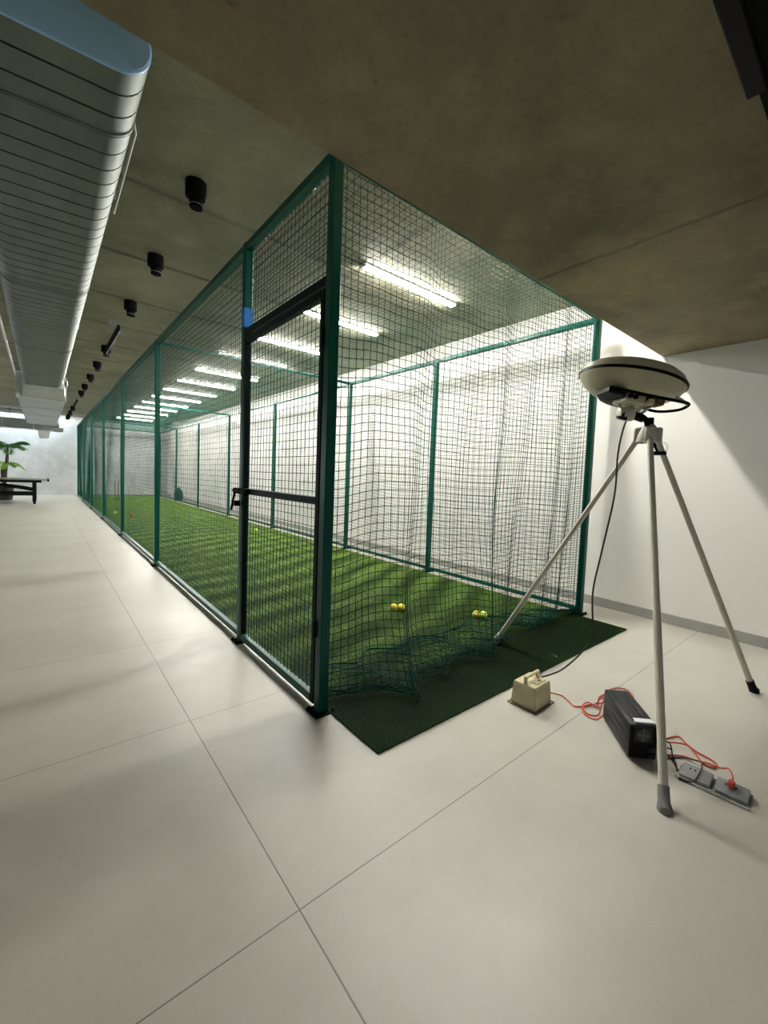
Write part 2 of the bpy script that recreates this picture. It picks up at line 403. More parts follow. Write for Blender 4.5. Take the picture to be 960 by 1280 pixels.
# blue protective tape left on the second post
bm = bmesh.new(); box(bm, L(XL-T-.001, YS[1]-T-.001, 2.27), L(XL+T+.001, YS[1]+T+.001, 2.40)); obj('blue_tape', bm, M_tape, cage)['label'] = 'blue tape on the post'
# fixed header over the door
HD = 2.255
bm = bmesh.new(); box(bm, L(XL-.022, Y0+T, HD-.045), L(XL+.022, YS[1]-T, HD), .003); obj('door_header', bm, M_dkgreen, cage)
# door leaf
door = bpy.data.objects.new('door', None); COL.objects.link(door); door.parent = cage; door.location = L(XL, Y0+T, 0)
dx = -.012
def D(x, y, z): return (x+dx, y, z)
dw = DW-2*T
for nm, lo, hi in (('stile', (-.018, .006, .03), (.018, .044, 2.19)), ('stile', (-.018, dw-.044, .03), (.018, dw-.006, 2.19)),
                   ('door_rail', (-.018, .044, 2.15), (.018, dw-.044, 2.19)), ('bottom_rail', (-.018, .044, .030), (.018, dw-.044, .075)),
                   ('middle_rail', (-.018, .044, 1.095), (.018, dw-.044, 1.135))):
    bm = bmesh.new(); box(bm, D(*lo), D(*hi), .003); obj(nm, bm, M_green if nm == 'bottom_rail' else M_dkgreen, door)
for z in (.4, 1.9):
    bm = bmesh.new(); tube(bm, [D(-.022, .0, z), D(-.022, .0, z+.09)], .011, 10); obj('hinge', bm, M_dkgreen, door)
bm = bmesh.new(); tube(bm, [D(-.045, dw-.16, 1.115), D(-.045, dw+.085, 1.115), D(-.045, dw+.11, 1.115)], [.010, .010, .004], 8)
for yy in (dw-.13, dw-.03, dw+.05): box(bm, D(-.058, yy-.012, 1.095), D(-.016, yy+.012, 1.135), .003)
la = obj('latch', bm, M_black, door)
bm = bmesh.new(); tube(bm, [D(-.050, dw+.03, 1.115), D(-.062, dw+.04, 1.04), D(-.068, dw+.055, .975)], [.010, .008, .009], 8)
box(bm, D(-.06, dw+.010, 1.005), D(-.02, dw+.03, 1.045), .003); obj('padlock_hasp', bm, M_black, la)

# nets ------------------------------------------------------------
CELL = .048; RN = .0022
def grid(n, k): return np.meshgrid(np.linspace(0, 1, n), np.linspace(0, 1, k), indexing='ij')
def toL(Xa, Ya, Za): return np.stack([Xa-cx0, Ya-cy0, Za], -1)
def side(x, ya, yb, za, zb, seed, amp, name='side_net', kr=0, wob=.012, r=RN, cell=CELL, par=None, off=(0,0,0)):
    n = max(2, int(round((yb-ya)/cell))+1); k = int(round((zb-za)/cell))+1
    U, V = grid(n, k); e = np.minimum(1, 12*np.minimum(U, 1-U))*np.minimum(1, 10*np.minimum(V, 1-V))
    Y = ya+(yb-ya)*U; Z = za+(zb-za)*V
    G = np.stack([x + e*sm(seed, Y*3.0, Z*2.2, 1, 1, amp), Y + e*sm(seed+1, Y*3.5, Z*3.5, 1, 1, wob), Z + e*(sm(seed+2, Y*4, Z*2.5, 1, 1, wob) - wob*1.2)], -1)
    G[..., 0] -= cx0+off[0]; G[..., 1] -= cy0+off[1]
    return net(name, G, r, par or cage, kr)
for i, (a, b) in enumerate(zip(YS, YS[1:])):
    if i == 0: side(XL+.012, a+T, b-T, HD, H-.02, 5, .006, kr=.0032, wob=.004)
    else: side(XL+.030, a+T*.2, b-T*.2, .06, H-.02, 10+i, .010, kr=.0030 if i < 3 else 0, wob=.006, r=.0019 if i < 2 else .0016)
for i, (a, b) in enumerate(zip(YSR, YSR[1:])):
    side(XR-.034, a, b, .06, H-.02, 40+i, .035, kr=.0032 if i < 3 else 0, wob=.022, r=.0022 if i < 3 else .0018)
# door net
g = side(XL-.005, Y0+T+.03, YS[1]-T-.03, .07, 2.17, 90, .006, name='door_net', kr=.0032, wob=.006, par=door, off=(0, T, 0))
# roof net
def roof():
    n = int((YE-Y0)/.055)+1; k = int((XR-XL)/.055)+1; U, V = grid(n, k)
    Y = Y0+(YE-Y0)*U; X = XL+(XR-XL)*V
    sag = .05*np.sin(PI*V)*(.5+.5*np.abs(np.sin((Y-YS[2])*PI/(2*SP))))
    return net('roof_net', toL(X, Y, H+.024-sag+sm(70, X*3, Y*2, 1, 1, .006)*np.sin(PI*V)), .0016, cage)
roof()
# far end net
n = int((XR-XL)/.05)+1; k = int(H/.05)+1; U, V = grid(n, k)
X = XL+(XR-XL)*U; Z = .08+(H-.1)*V
net('rear_net', toL(X+sm(81, X*4, Z*3, 1, 1, .01), YE-.05-.10*np.sin(PI*V)*np.abs(np.sin(X*5)), Z+sm(80, X*3, Z*2, 1, 1, .03)*np.sin(PI*V)), .0018, cage)
# slack front curtain: hangs from the front rail and pools on the turf
def curtain():
    n = 68; LEN = 3.50; k = int(LEN/.047)+1
    s = np.linspace(0, 1, n); d = np.linspace(0, LEN, k)
    U, Dn = np.meshgrid(s, d, indexing='ij')
    zt = H-.02
    tgt = .012
    # cords stretch a little less at each side: the hem lies lower in the middle
    edge = np.minimum(1, 6*np.minimum(U, 1-U))
    hang = zt - Dn
    fold = np.clip(Dn/zt, 0, 1)
    X = XL+.03+(XR-XL-.06)*U
    # folds: shift along x (bunching) and in depth
    X = X + edge*fold*(.045*np.sin(U*2*PI*3.1+.5) + .02*np.sin(U*2*PI*7.3+Dn*.8) + sm(101, U*14, Dn*4, 1, 1, .012))
    A = .035+.085*fold
    Y = Y0 + edge*A*(.55*np.sin(U*2*PI*3.1+1.9) + .35*np.sin(U*2*PI*7.3+.6+Dn*1.1)) + sm(103, U*16, Dn*5, 1, 1, .014)*edge + .012
    Z = hang + edge*(sm(102, U*13, Dn*3.2, 1, 1, .022) - .03*np.sin(PI*np.clip(Dn/zt, 0, 1)))
    # swag near the first post
    Z = Z - .06*np.exp(-((U-.0)/.06)**2)*np.clip((Dn-.5)*1.5, 0, 1)*np.clip((zt-Dn)*1.5, 0, 1)*(1-np.clip(6*U, 0, 1)*0)
    bow = np.interp(U, [0, .06, .16, .25, .36, .50, .65, .80, 1], [-.04, .06, .16, .21, .17, .08, -.02, -.06, .0])
    ov = np.clip(Dn-(zt-.05), 0, None)
    pool = ov > 0
    q = np.clip(ov/.66, 0, 1)
    wob = sm(104, U*30, Dn*26, 1, 1, .030) + .02*np.sin(U*60+Dn*9)
    low = np.clip((Dn-(zt-.9))/.9, 0, 1)**2
    Y = Y - low*bow*.9
    reach = np.interp(U, [0, .08, .22, .4, .55, .7, .85, 1], [.25, .5, .62, .50, .48, .40, .28, .05])
    fb = np.abs(np.sin(np.clip(ov, 0, .30)*PI/.15))*.10          # ruffles piled along the outer edge
    Yp = Y - .04 + fb + reach*np.clip((ov-.22)/.44, 0, 1) + wob*np.clip(ov*8, 0, 1)
    Xp = X + np.sin(ov*14+U*9)*.03*np.clip(ov*8, 0, 1) + sm(105, U*40, Dn*30, 1, 1, .022)*np.clip(ov*8, 0, 1)
    Zp = .024 + .030*np.abs(np.sin(U*47+ov*16))*np.clip(1.1-q, .12, 1) + rng.uniform(0, .010, U.shape)
    zb = np.maximum(Z, Zp)
    Y = np.where(pool, Yp, Y); X = np.where(pool, Xp, X); Z = np.where(pool, Zp, zb)
    X = np.clip(X, XL+.035, XR-.03)
    bm = bmesh.new(); tube(bm, [Vector((a-cx0, b-cy0, c+.004)) for a, b, c in zip(X[:, -1], Y[:, -1], Z[:, -1])], .004, 6); obj('hem_rope', bm, M_net, cage)
    return net('front_net', toL(X, Y, Z), .0022, cage, .0042)
curtain()

# ================================================================== BALLS
def ball(x, y, r, m, label, seam=True, grp='balls on the turf'):
    t = thing('ball', label, 'ball', (x, y, .012), group=grp)
    bm = bmesh.new(); bmesh.ops.create_icosphere(bm, subdivisions=3, radius=r)
    for v in bm.verts: v.co.z += r
    obj('ball_shell', bm, m, t, True)
    bm = bmesh.new(); tube(bm, [Vector((math.cos(a)*r*1.0, math.sin(a)*r*.95, r+math.sin(2*a)*r*.35)).lerp(Vector((0, 0, r)), 0) for a in np.linspace(0, 2*PI, 30)], r*.06, 6)
    for v in bm.verts:
        q = v.co-Vector((0, 0, r)); l = q.length; v.co = Vector((0, 0, r)) + q/l*min(l, r*1.03)
    obj('seam', bm, M_white if m is not M_redball else M_redball, t)
    return t
ball(2.462, 2.985, .034, M_yellow, 'yellow ball at the left of the touching pair in mid turf')
ball(2.520, 2.945, .034, M_yellow, 'yellow ball at the right of the touching pair in mid turf')
ball(2.955, 2.400, .034, M_yellow, 'yellow ball at the back of the pair nearest the slanting tripod leg')
ball(3.000, 2.352, .034, M_lime, 'lime yellow ball at the front of the pair nearest the slanting tripod leg')
ball(3.375, 8.748, .036, M_lime, 'lime ball alone beside the far edge of the turf, seen through the door netting')
ball(1.438, 13.363, .040, M_lime, 'lime ball far down the turf, left of the red ball')
ball(1.680, 12.417, .040, M_redball, 'red ball far down the turf')

# ================================================================== LED BATTENS
lamp = thing('ceiling_lamp', '', 'ceiling lamp', (2.85, 1.95, HC), group='LED battens over the cage')
bm = bmesh.new(); box(bm, (-.60, -.046, -.014), (.60, .046, 0), .003); obj('housing', bm, M_white, lamp)
bm = bmesh.new(); box(bm, (-.595, -.019, -.034), (.595, .019, -.0145), .006, seg=2); obj('diffuser', bm, M_led, lamp)
for q in (-.6045, .6045):
    bm = bmesh.new(); box(bm, (q-.0075, -.046, -.034), (q+.0075, .046, 0), .003); obj('end_cap', bm, M_white, lamp)
names = ['nearest', 'second', 'third', 'fourth', 'fifth', 'sixth', 'seventh', 'eighth', 'ninth', 'tenth', 'eleventh', 'twelfth', 'thirteenth']
lamp['label'] = 'white lit LED batten on the slab hidden behind the drop slab edge'
ly = [3.365+1.42*i for i in range(13)]
for i, y in enumerate(ly):
    dup(lamp, (2.85, y, HC), None, f'white lit LED batten over the turf, {names[i]} of the visible row from the near end')

# ================================================================== CEILING SPOTLIGHTS
spot = thing('ceiling_spotlight', 'black ceiling spotlight nearest the viewer, beside the big duct', 'spotlight', (.81, 3.29, HC), group='black spotlights along the slab')
bm = bmesh.new(); lathe(bm, [(.062, 0), (.066, -.004), (.066, -.100), (.060, -.106)], 24); obj('canopy', bm, M_blackm, spot, True)
bm = bmesh.new(); lathe(bm, [(.044, -.105), (.044, -.160), (.040, -.166)], 24, (.006, .012, 0)); obj('barrel', bm, M_blackm, spot, True)
bm = bmesh.new(); lathe(bm, [(.0435, -.146), (.0455, -.146), (.0455, -.150), (.0435, -.150)], 24, (.006, .012, 0)); obj('trim_ring', bm, M_grey, spot, True)
sy = [4.65, 6.12, 8.65, 10.10, 11.6, 13.1, 14.35]
sn = ['second', 'third', 'fourth', 'fifth', 'sixth', 'seventh', 'eighth']
for y, nn in zip(sy, sn): dup(spot, (.81, y, HC), None, f'black ceiling spotlight, {nn} of the row counted from the near end')
# hanging black linear fitting
t = thing('linear_light_fitting', 'slim black fitting with pale lower edge hung on a bracket between the spotlights', 'light fitting', (.80, 7.28, HC))
bm = bmesh.new(); box(bm, (-.012, -.25, -.13), (.012, 1.30, -.055), .003); obj('body', bm, M_blackm, t)
bm = bmesh.new(); box(bm, (.006, -.24, -.140), (.018, 1.28, -.131), .001); obj('lower_edge', bm, M_white, t)
bm = bmesh.new(); box(bm, (-.11, -.20, -.012), (.02, .0, 0), .003); obj('ceiling_plate', bm, M_grey, t)
for q in ((-.10, -.1), (.0, 1.1)):
    bm = bmesh.new(); tube(bm, [(q[0], q[1], -.006), (0, q[1]+.02, -.06)], .006, 6); obj('hanger_rod', bm, M_grey, t)
# far track with three heads
t = thing('spotlight_track', 'black spotlight track at the far end of the ceiling row', 'track light', (.80, 18.8, HC))
bm = bmesh.new(); box(bm, (-.02, -2.9, -.10), (.02, 2.4, -.06), .003); obj('track', bm, M_blackm, t)
for y in (-2.7, -.3, 2.1):
    bm = bmesh.new(); tube(bm, [(0, y, 0), (0, y, -.062)], .008, 6); obj('hanger_rod', bm, M_blackm, t)
for y in (-1.3, .3, 1.5, 2.3):
    bm = bmesh.new(); lathe(bm, [(.055, 0), (.06, -.01), (.06, -.14), (.045, -.15)], 14, (-.03, y, -.09)); obj('track_head', bm, M_blackm, t, True)

# ================================================================== DUCTS
duct = thing('air_duct', 'long flat-oval ribbed galvanised air duct under the ceiling, its open end sealed', 'duct', (.08, 2.10, 2.905))
xa, xb, hz = -.15-.08, .23-.08, .115
def oval(g=0, n=14):
    P = []
    for k in range(n+1):
        a = -PI/2 + PI*k/n; P.append((xb+(hz+g)*math.cos(a), (hz+g)*math.sin(a)))
    for k in range(n+1):
        a = PI/2 + PI*k/n; P.append((xa+(hz+g)*math.cos(a), (hz+g)*math.sin(a)))
    return P
def skin(bm, prof_y):
    rings = []
    for y, g in prof_y:
        rings.append([bm.verts.new((px, y-.10*(px-xb), pz)) for px, pz in oval(g)])
    for a, b in zip(rings, rings[1:]):
        n = len(a)
        for k in range(n): bm.faces.new((a[k], a[(k+1) % n], b[(k+1) % n], b[k]))
    return rings
bm = bmesh.new(); py = [(0, 0)]; y = .14
while y < 9.1:
    py += [(y-.0060, 0), (y-.0055, -.016), (y+.0055, -.016), (y+.0060, 0)]; y += .150
py.append((9.2, 0)); R = skin(bm, py); 
body = obj('duct_body', bm, M_galv, duct, True)
for y in (.43, 2.93, 5.6):
    bm = bmesh.new(); skin(bm, [(y-.016, .001), (y-.013, .005), (y-.003, .005), (y, -.001), (y+.003, .005), (y+.013, .005), (y+.016, .001)]); obj('joint_collar', bm, M_galv, duct, True)
bm = bmesh.new(); R = skin(bm, [(.008, .003), (-.004, .002), (-.012, -.006)])[::-1]
c0 = [bm.verts.new((v.co.x*.6-.02, -.022, v.co.z*.35)) for v in R[0]]
for k in range(len(c0)):
    bm.faces.new((R[0][k], R[0][(k+1) % len(c0)], c0[(k+1) % len(c0)], c0[k]))
bm.faces.new(c0); o = obj('end_film', bm, M_film, duct, True); o['label'] = 'blue plastic film sealing the duct end'
bm = bmesh.new(); tube(bm, [(.268, .45, .03), (.285, .50, .0), (.285, 1.35, -.02)], .005, 6); obj('side_rod', bm, M_lgrey, duct)
for y in (1.2, 4.6, 8.0):
    for sx in (xa-hz-.01, xb+hz+.01):
        bm = bmesh.new(); box(bm, (sx-.004, y-.012, .0), (sx+.004, y+.012, HC-2.905)); obj('hanger_strap', bm, M_lgrey, duct)
# rectangular section at the far end
t = thing('duct_plenum', 'smooth rectangular grey duct box joined to the far end of the ribbed duct', 'duct', (0, 11.35, 2.6))
bm = bmesh.new(); v = [bm.verts.new(p) for p in [(-.22, 0, .19), (.36, 0, .19), (.40, .55, 0), (-.30, .55, 0), (-.22, 0, .43), (.36, 0, .43), (.40, .55, .5), (-.30, .55, .5)]]
for f in ((0, 1, 2, 3), (4, 5, 6, 7), (0, 1, 5, 4), (1, 2, 6, 5), (0, 3, 7, 4)): bm.faces.new([v[i] for i in f])
obj('transition', bm, M_galv2, t)
bm = bmesh.new(); box(bm, (-.36, .55, 0), (.40, 8.3, .50), .006); obj('duct_box', bm, M_galv2, t)
for y in (.55, 2.6, 4.6, 6.6):
    bm = bmesh.new(); box(bm, (-.38, y-.012, -.012), (.42, y+.012, .512), .003); obj('flange', bm, M_lgrey, t)
bm = bmesh.new(); box(bm, (.405, .2, .30), (.43, 8.4, .42), .01); obj('side_panel', bm, M_chrome, t)
t = thing('cross_duct', 'wide grey duct running across the room in front of the end wall', 'duct', (-2.0, 20.3, 2.46))
bm = bmesh.new(); box(bm, (-3.2, 0, 0), (2.5, .55, .34), .006); obj('duct_box', bm, M_galv2, t)
for x in (-3, -2.2, -1.4, -.6, .2, 1.0, 1.8, 2.5):
    bm = bmesh.new(); box(bm, (x-.012, -.014, -.012), (x+.012, .564, .352), .003); obj('flange', bm, M_lgrey, t)
bm = bmesh.new(); box(bm, (2.35, -.06, -.02), (2.62, .3, .12), .02); obj('damper_actuator', bm, M_grey, t)
t = thing('ceiling_pipe', 'pale round insulated pipe crossing above the far duct', 'pipe', (-2.2, 19.9, 3.0))
bm = bmesh.new(); tube(bm, [(-3.2, 0, 0), (1.75, 0, 0), (1.85, .05, 0), (1.85, .4, 0)], .075, 16); obj('pipe_body', bm, M_lgrey, t, True)
for x in np.arange(-3, 1.7, .55):
    bm = bmesh.new(); tube(bm, [(x, 0, 0), (x+.03, 0, 0)], .085, 16); box(bm, (x+.008, -.006, .07), (x+.022, .006, .215)); obj('clamp', bm, M_grey, t)
t = thing('supply_diffuser', 'small tapered grey air diffuser hanging under the end of the cross duct', 'diffuser', (.08, 20.55, 2.18))
bm = bmesh.new(); lathe(bm, [(.18, 0), (.19, .01), (.24, .22), (.24, .262)], 4, mtx=Matrix.Rotation(PI/4, 4, 'Z')); obj('hood', bm, M_lgrey, t)
bm = bmesh.new()
for k in range(5): box(bm, (-.11, -.1+k*.05-.004, -.006), (.11, -.1+k*.05+.004, 0.002))
obj('grille', bm, M_grey, t)
t = thing('conduit', 'thin pale conduit along the slab left of the ribbed duct', 'conduit', (-.40, 7.0, 3.15))
bm = bmesh.new(); tube(bm, [(0, 0, 0), (-.005, 6.0, 0), (-.005, 6.1, .067)], .017, 8); obj('conduit_pipe', bm, M_lgrey, t, True)
for y in (.6, 2.4, 4.2, 5.8):
    bm = bmesh.new(); box(bm, (-.025, y-.01, .010), (.025, y+.01, .067)); obj('saddle', bm, M_grey, t)

# black steel track under the drop slab, upper right
t = thing('black_ceiling_track', 'black steel track fixed under the drop slab at the upper right', 'track', (2.0, .30, HB))
bm = bmesh.new(); box(bm, (-2.6, -.20, -.05), (2.3, .045, 0), .004); obj('channel', bm, M_blackm, t)
bm = bmesh.new(); box(bm, (-.95, .02, -.062), (-.385, .070, 0), .004); obj('bracket', bm, M_black, t)
bm = bmesh.new(); box(bm, (-2.6, -.135, -.056), (2.3, -.13, -.050)); obj('inner_lip', bm, M_grey, t)

# ================================================================== TABLE + PALM at the far left
t = thing('table_tennis_table', 'dark table tennis table with black legs by the end wall', 'table', (-1.22, 17.9, 0))
bm = bmesh.new(); box(bm, (-1.37, -.76, .735), (1.37, .76, .76), .004); obj('tabletop', bm, M_tableT, t)
bm = bmesh.new(); box(bm, (-1.30, -.74, .66), (1.22, -.71, .733)); box(bm, (-1.30, .71, .66), (1.22, .74, .733)); box(bm, (-1.30, -.74, .66), (-1.27, .74, .733)); box(bm, (1.19, -.74, .66), (1.22, .74, .733)); obj('apron', bm, M_black, t)
bm = bmesh.new(); box(bm, (1.355, -.77, .70), (1.395, .77, .77), .004); obj('edge_bumper', bm, M_black, t)
for x in (-1.02, 1.05):
    for y in (-.6, .6):
        bm = bmesh.new(); box(bm, (x-.045, y-.045, .07), (x+.045, y+.045, .66), .006); g = obj('leg', bm, M_black, t)
        bm = bmesh.new(); tube(bm, [(x-.03, y, .045), (x+.03, y, .045)], .045, 14); box(bm, (x-.015, y-.02, .05), (x+.015, y+.02, .08)); obj('caster', bm, M_redball if x > 0 and y > 0 else M_black, g)
for y in (-.6, .6):
    bm = bmesh.new(); tube(bm, [(x, y, .42+.14*(1-(x/1.02)**2)) for x in np.linspace(-1.02, 1.02, 13)], .03, 8); obj('stretcher', bm, M_black, t)
    bm = bmesh.new(); box(bm, (-1.02, y-.02, .26), (1.02, y+.02, .33)); obj('stretcher', bm, M_black, t)
t = thing('potted_palm', 'tall potted palm with drooping dark and pale green fronds behind the table', 'plant', (-.93, 19.35, 0))
bm = bmesh.new(); lathe(bm, [(.17, 0), (.20, .02), (.25, .40), (.27, .42), (.27, .45), (.24, .45), (.23, .42)], 24); obj('pot', bm, M_pot, t, True)
bm = bmesh.new(); tube(bm, [(0, 0, .38), (.03, 0, .9), (.08, 0, 1.35), (.10, .0, 1.75)], [.06, .052, .045, .03], 10); tube(bm, [(.0, .03, .38), (-.05, .05, .9), (.0, .05, 1.25)], [.045, .04, .03], 10); obj('trunk', bm, M_trunk, t, True)
def frond(bm, p0, az, ln, lift, droop):
    pts = []
    for i in range(11):
        s = i/10; r = ln*s*(1-.18*s); pts.append(Vector((p0[0]+math.cos(az)*r, p0[1]+math.sin(az)*r, p0[2]+lift*s-droop*s*s)))
    tube(bm, pts, [.010*(1-.8*i/10)+.002 for i in range(11)], 5)
    sd = Vector((-math.sin(az), math.cos(az), 0))
    for i in range(1, 11):
        for q in (0, .5):
            if i == 10 and q: continue
            a = pts[i].lerp(pts[min(i+1, 10)], q); dr = (pts[min(i+1, 10)]-pts[i-1]).normalized()
            for sgn in (-1, 1):
                l = ln*.36*math.sin(PI*min(1, (i+q)/11*.85+.15))+.05
                e = a + sd*sgn*l*.75 + dr*l*.6 + Vector((0, 0, -l*.45)); md = a.lerp(e, .5)+Vector((0, 0, .02)); w = dr*.021
                vs = [bm.verts.new(x) for x in (a, md+w, e, md-w)]; bm.faces.new(vs)
rp = random.Random(3)
for k in range(18):
    bm = bmesh.new(); az = k*2.39996; low = k % 3 == 0
    frond(bm, (.10, 0, 1.72) if not low else (0, .05, 1.22), az, rp.uniform(.55, .72), rp.uniform(.28, .70) if not low else .25, rp.uniform(.30, .50))
    g = obj('frond', bm, M_leaf2 if low else M_leaf, t); 
    if low: g['label'] = 'pale green lower frond'

# small things at the far right end of the cage
t = thing('kit_bag', 'dark green kit bag slumped against the right wall at the far end', 'bag', (4.14, 18.95, 0))
bm = bmesh.new(); lathe(bm, [(.12, 0), (.17, .03), (.18, .2), (.15, .36), (.08, .46), (.03, .52)], 16, sx=.9, sy=1.3); obj('bag_body', bm, M_bag, t, True)
bm = bmesh.new(); tube(bm, spline([(-.1, -.1, .38), (-.12, -.05, .58), (-.1, .06, .6), (-.1, .12, .38)], 5), .012, 6); obj('strap', bm, M_black, t)
t = thing('cricket_stump_set', 'thin dark upright stumps standing at the far end of the turf', 'stumps', (2.162, 19.2, .012))
for x in (-.10, 0, .10):
    bm = bmesh.new(); tube(bm, [(x, 0, .03), (x, 0, .71), (x, 0, .72)], [.016, .016, .009], 10); obj('stump', bm, M_brown, t, True)
bm = bmesh.new(); box(bm, (-.15, -.05, 0), (.15, .05, .032), .006); obj('stump_base', bm, M_black, t)

# ================================================================== TRIPOD
APEX = Vector((2.70, .965, 1.60))
feet = [Vector((2.640, 1.941, .012)), Vector((1.812, .487, .0)), Vector((3.359, .467, .0))]
tri = thing('tripod', 'tall cream tubular tripod standing at the front right corner of the turf', 'tripod', (APEX.x, APEX.y, 0))
o3 = Vector((APEX.x, APEX.y, 0))
for f in feet:
    d = Vector((f.x-APEX.x, f.y-APEX.y, 0)).normalized()
    top = APEX - o3 + d*.045 + Vector((0, 0, -.03)); ft = f - o3; ax = (top-ft).normalized()
    bm = bmesh.new(); tube(bm, [ft+ax*.045, ft.lerp(top, .45), ft.lerp(top, .4501), top], [.0175, .0175, .0165, .0165], 18); lg = obj('leg', bm, M_pole, tri, True)
    s = ft + ax*.0
    bm = bmesh.new(); tube(bm, [Vector((ft.x, ft.y, ft.z+.0)), Vector((ft.x, ft.y, ft.z+.012)), ft+ax*.03, ft+ax*.085], [.028, .028, .023, .022], 16); obj('rubber_foot', bm, M_rubber if f is feet[1] else M_black if f is feet[2] else M_lgrey, lg, True)
bm = bmesh.new(); lathe(bm, [(.062, -.075), (.066, -.07), (.058, -.03), (.040, .015), (.030, .03)], 24, (0, 0, APEX.z), sx=1, sy=1)
for f in feet:
    d = Vector((f.x-APEX.x, f.y-APEX.y, 0)).normalized(); a = math.atan2(d.y, d.x)
    mt = Matrix.Translation((0, 0, APEX.z-.035)) @ Matrix.Rotation(a, 4, 'Z')
    box(bm, (.02, -.028, -.045), (.075, .028, .05), .008, mt)
obj('head', bm, M_pole, tri, True)
bm = bmesh.new(); tube(bm, [(0, 0, APEX.z+.02), (0, 0, APEX.z+.07)], .024, 16); obj('socket', bm, M_blackm, tri, True)
bm = bmesh.new(); k0 = Vector((-.03, -.05, APEX.z-.10)); tube(bm, [k0, k0+Vector((-.01, -.02, -.035))], .007, 8); tube(bm, [k0+Vector((-.045, .01, -.045)), k0+Vector((.025, -.05, -.04))], [.012, .012], 10); tube(bm, [(0, 0, APEX.z-.05), k0], .012, 8); obj('clamp_knob', bm, M_black, tri)
bm = bmesh.new(); P0 = Vector((.07, -.06, APEX.z-.10)); tube(bm, [P0 + Vector((.02*math.cos(a), -.02*math.cos(a), .03*math.sin(a))) for a in np.linspace(0, 2*PI, 20)], .0018, 5); obj('key_ring', bm, M_steel, tri)

# ================================================================== TERMINAL on the tripod
# local frame: x = to the right in view, y = away, z = up ; tilted down on its right side
DC = Vector((2.605, 1.048, 1.875))
dish = thing('radar_head', 'cream disc-shaped scanner unit with a black rim seam tilted on the tripod top', 'scanner', DC, -YAW)
Rt = Matrix.Rotation(math.radians(11), 4, 'Y') @ Matrix.Rotation(math.radians(2), 4, 'X')
RR = .290
up = [(RR, .006), (RR*.985, .022), (RR*.93, .045), (RR*.82, .068), (RR*.62, .088), (RR*.35, .100), (RR*.1, .104)]
dn = [(RR*.40, -.100), (RR*.60, -.098), (RR*.72, -.088), (RR*.86, -.060), (RR*.95, -.032), (RR*.99, -.014), (RR, -.006)]
bm = bmesh.new(); lathe(bm, up, 56, mtx=Rt); obj('upper_shell', bm, M_cream2, dish, True)
bm = bmesh.new(); lathe(bm, dn, 56, mtx=Rt); obj('lower_shell', bm, M_cream2, dish, True)
bm = bmesh.new(); lathe(bm, [(RR*.98, -.0075), (RR+.006, -.0075), (RR+.006, .0075), (RR*.98, .0075)], 56, mtx=Rt); obj('rim_seal', bm, M_black, dish, True)
bm = bmesh.new(); lathe(bm, [(.135, -.128), (.15, -.122), (.165, -.099)], 36, mtx=Rt); obj('bottom_plate', bm, M_black, dish, True)
def rt(x, y, z): return Rt @ Vector((x, y, z))
bm = bmesh.new(); lp = [(-.165, -.20, -.118), (-.12, -.235, -.120), (.05, -.245, -.118), (.16, -.235, -.110), (.27, -.15, -.085), (.305, -.10, -.085), (.30, -.02, -.10), (.20, .02, -.125), (.06, .0, -.125)]
tube(bm, [rt(*p) for p in spline(lp, 6)], .0085, 10); obj('carry_frame', bm, M_blackm, dish, True)
bm = bmesh.new(); tube(bm, [rt(.17, -.21, -.085), rt(.30, -.11, -.080)], .0095, 10); obj('frame_sleeve', bm, M_pole, dish, True)
bm = bmesh.new(); box(bm, (-.185, -.19, -.135), (-.09, -.02, -.096), .008, Rt); obj('connector_block', bm, M_black, dish)
bm = bmesh.new(); box(bm, (-.07, -.16, -.150), (.04, .02, -.100), .012, Rt, 2); box(bm, (.05, -.15, -.138), (.10, .02, -.1), .01, Rt)
pg = obj('gear_housing', bm, M_cream2, dish, True)
for x in (-.055, -.025):
    bm = bmesh.new(); q = Rt @ Matrix.Translation((x, -.160, -.122)) @ Matrix.Rotation(PI/2, 4, 'X'); lathe(bm, [(.013, 0), (.013, .016), (.009, .018)], 14, mtx=q); obj('port', bm, M_black, pg, True)
bm = bmesh.new(); box(bm, (.105, -.15, -.128), (.15, -.05, -.09), .006, Rt); obj('switch_box', bm, M_brown, dish)
# tilt arms and worm hub reaching the tripod
for a, b in (((.095, -.06, -.11), (.0, -.02, -.215)), ((.14, -.03, -.11), (.035, .0, -.215)), ((-.05, -.02, -.12), (-.06, -.03, -.20))):
    bm = bmesh.new(); tube(bm, [rt(*a), Vector(b)], .010, 10); obj('tilt_arm', bm, M_pole, dish, True)
bm = bmesh.new(); q = Matrix.Translation((-.035, -.04, -.195)) @ Matrix.Rotation(PI/2, 4, 'Y'); lathe(bm, [(.018, -.05), (.036, -.045), (.040, -.01), (.040, .035), (.03, .04)], 24, mtx=q); obj('pivot_hub', bm, M_pole, dish, True)
bm = bmesh.new(); tube(bm, [(.0, -.035, -.195), (.06, -.01, -.205), (.085, -.0, -.215)], [.024, .026, .020], 14); obj('pivot_shaft', bm, M_black, dish, True)
bm = bmesh.new(); tube(bm, [(-.045, -.06, -.165), (-.075, -.08, -.215)], .007, 8); tube(bm, [(-.11, -.09, -.222), (-.05, -.075, -.228)], [.008, .010], 10); obj('lock_lever', bm, M_black, dish, True)
bm = bmesh.new(); tube(bm, [(.085, -.055, -.255), (.085, -.03, -.215), (.07, -.02, -.20)], .014, 10); obj('mount_neck', bm, M_blackm, dish, True)

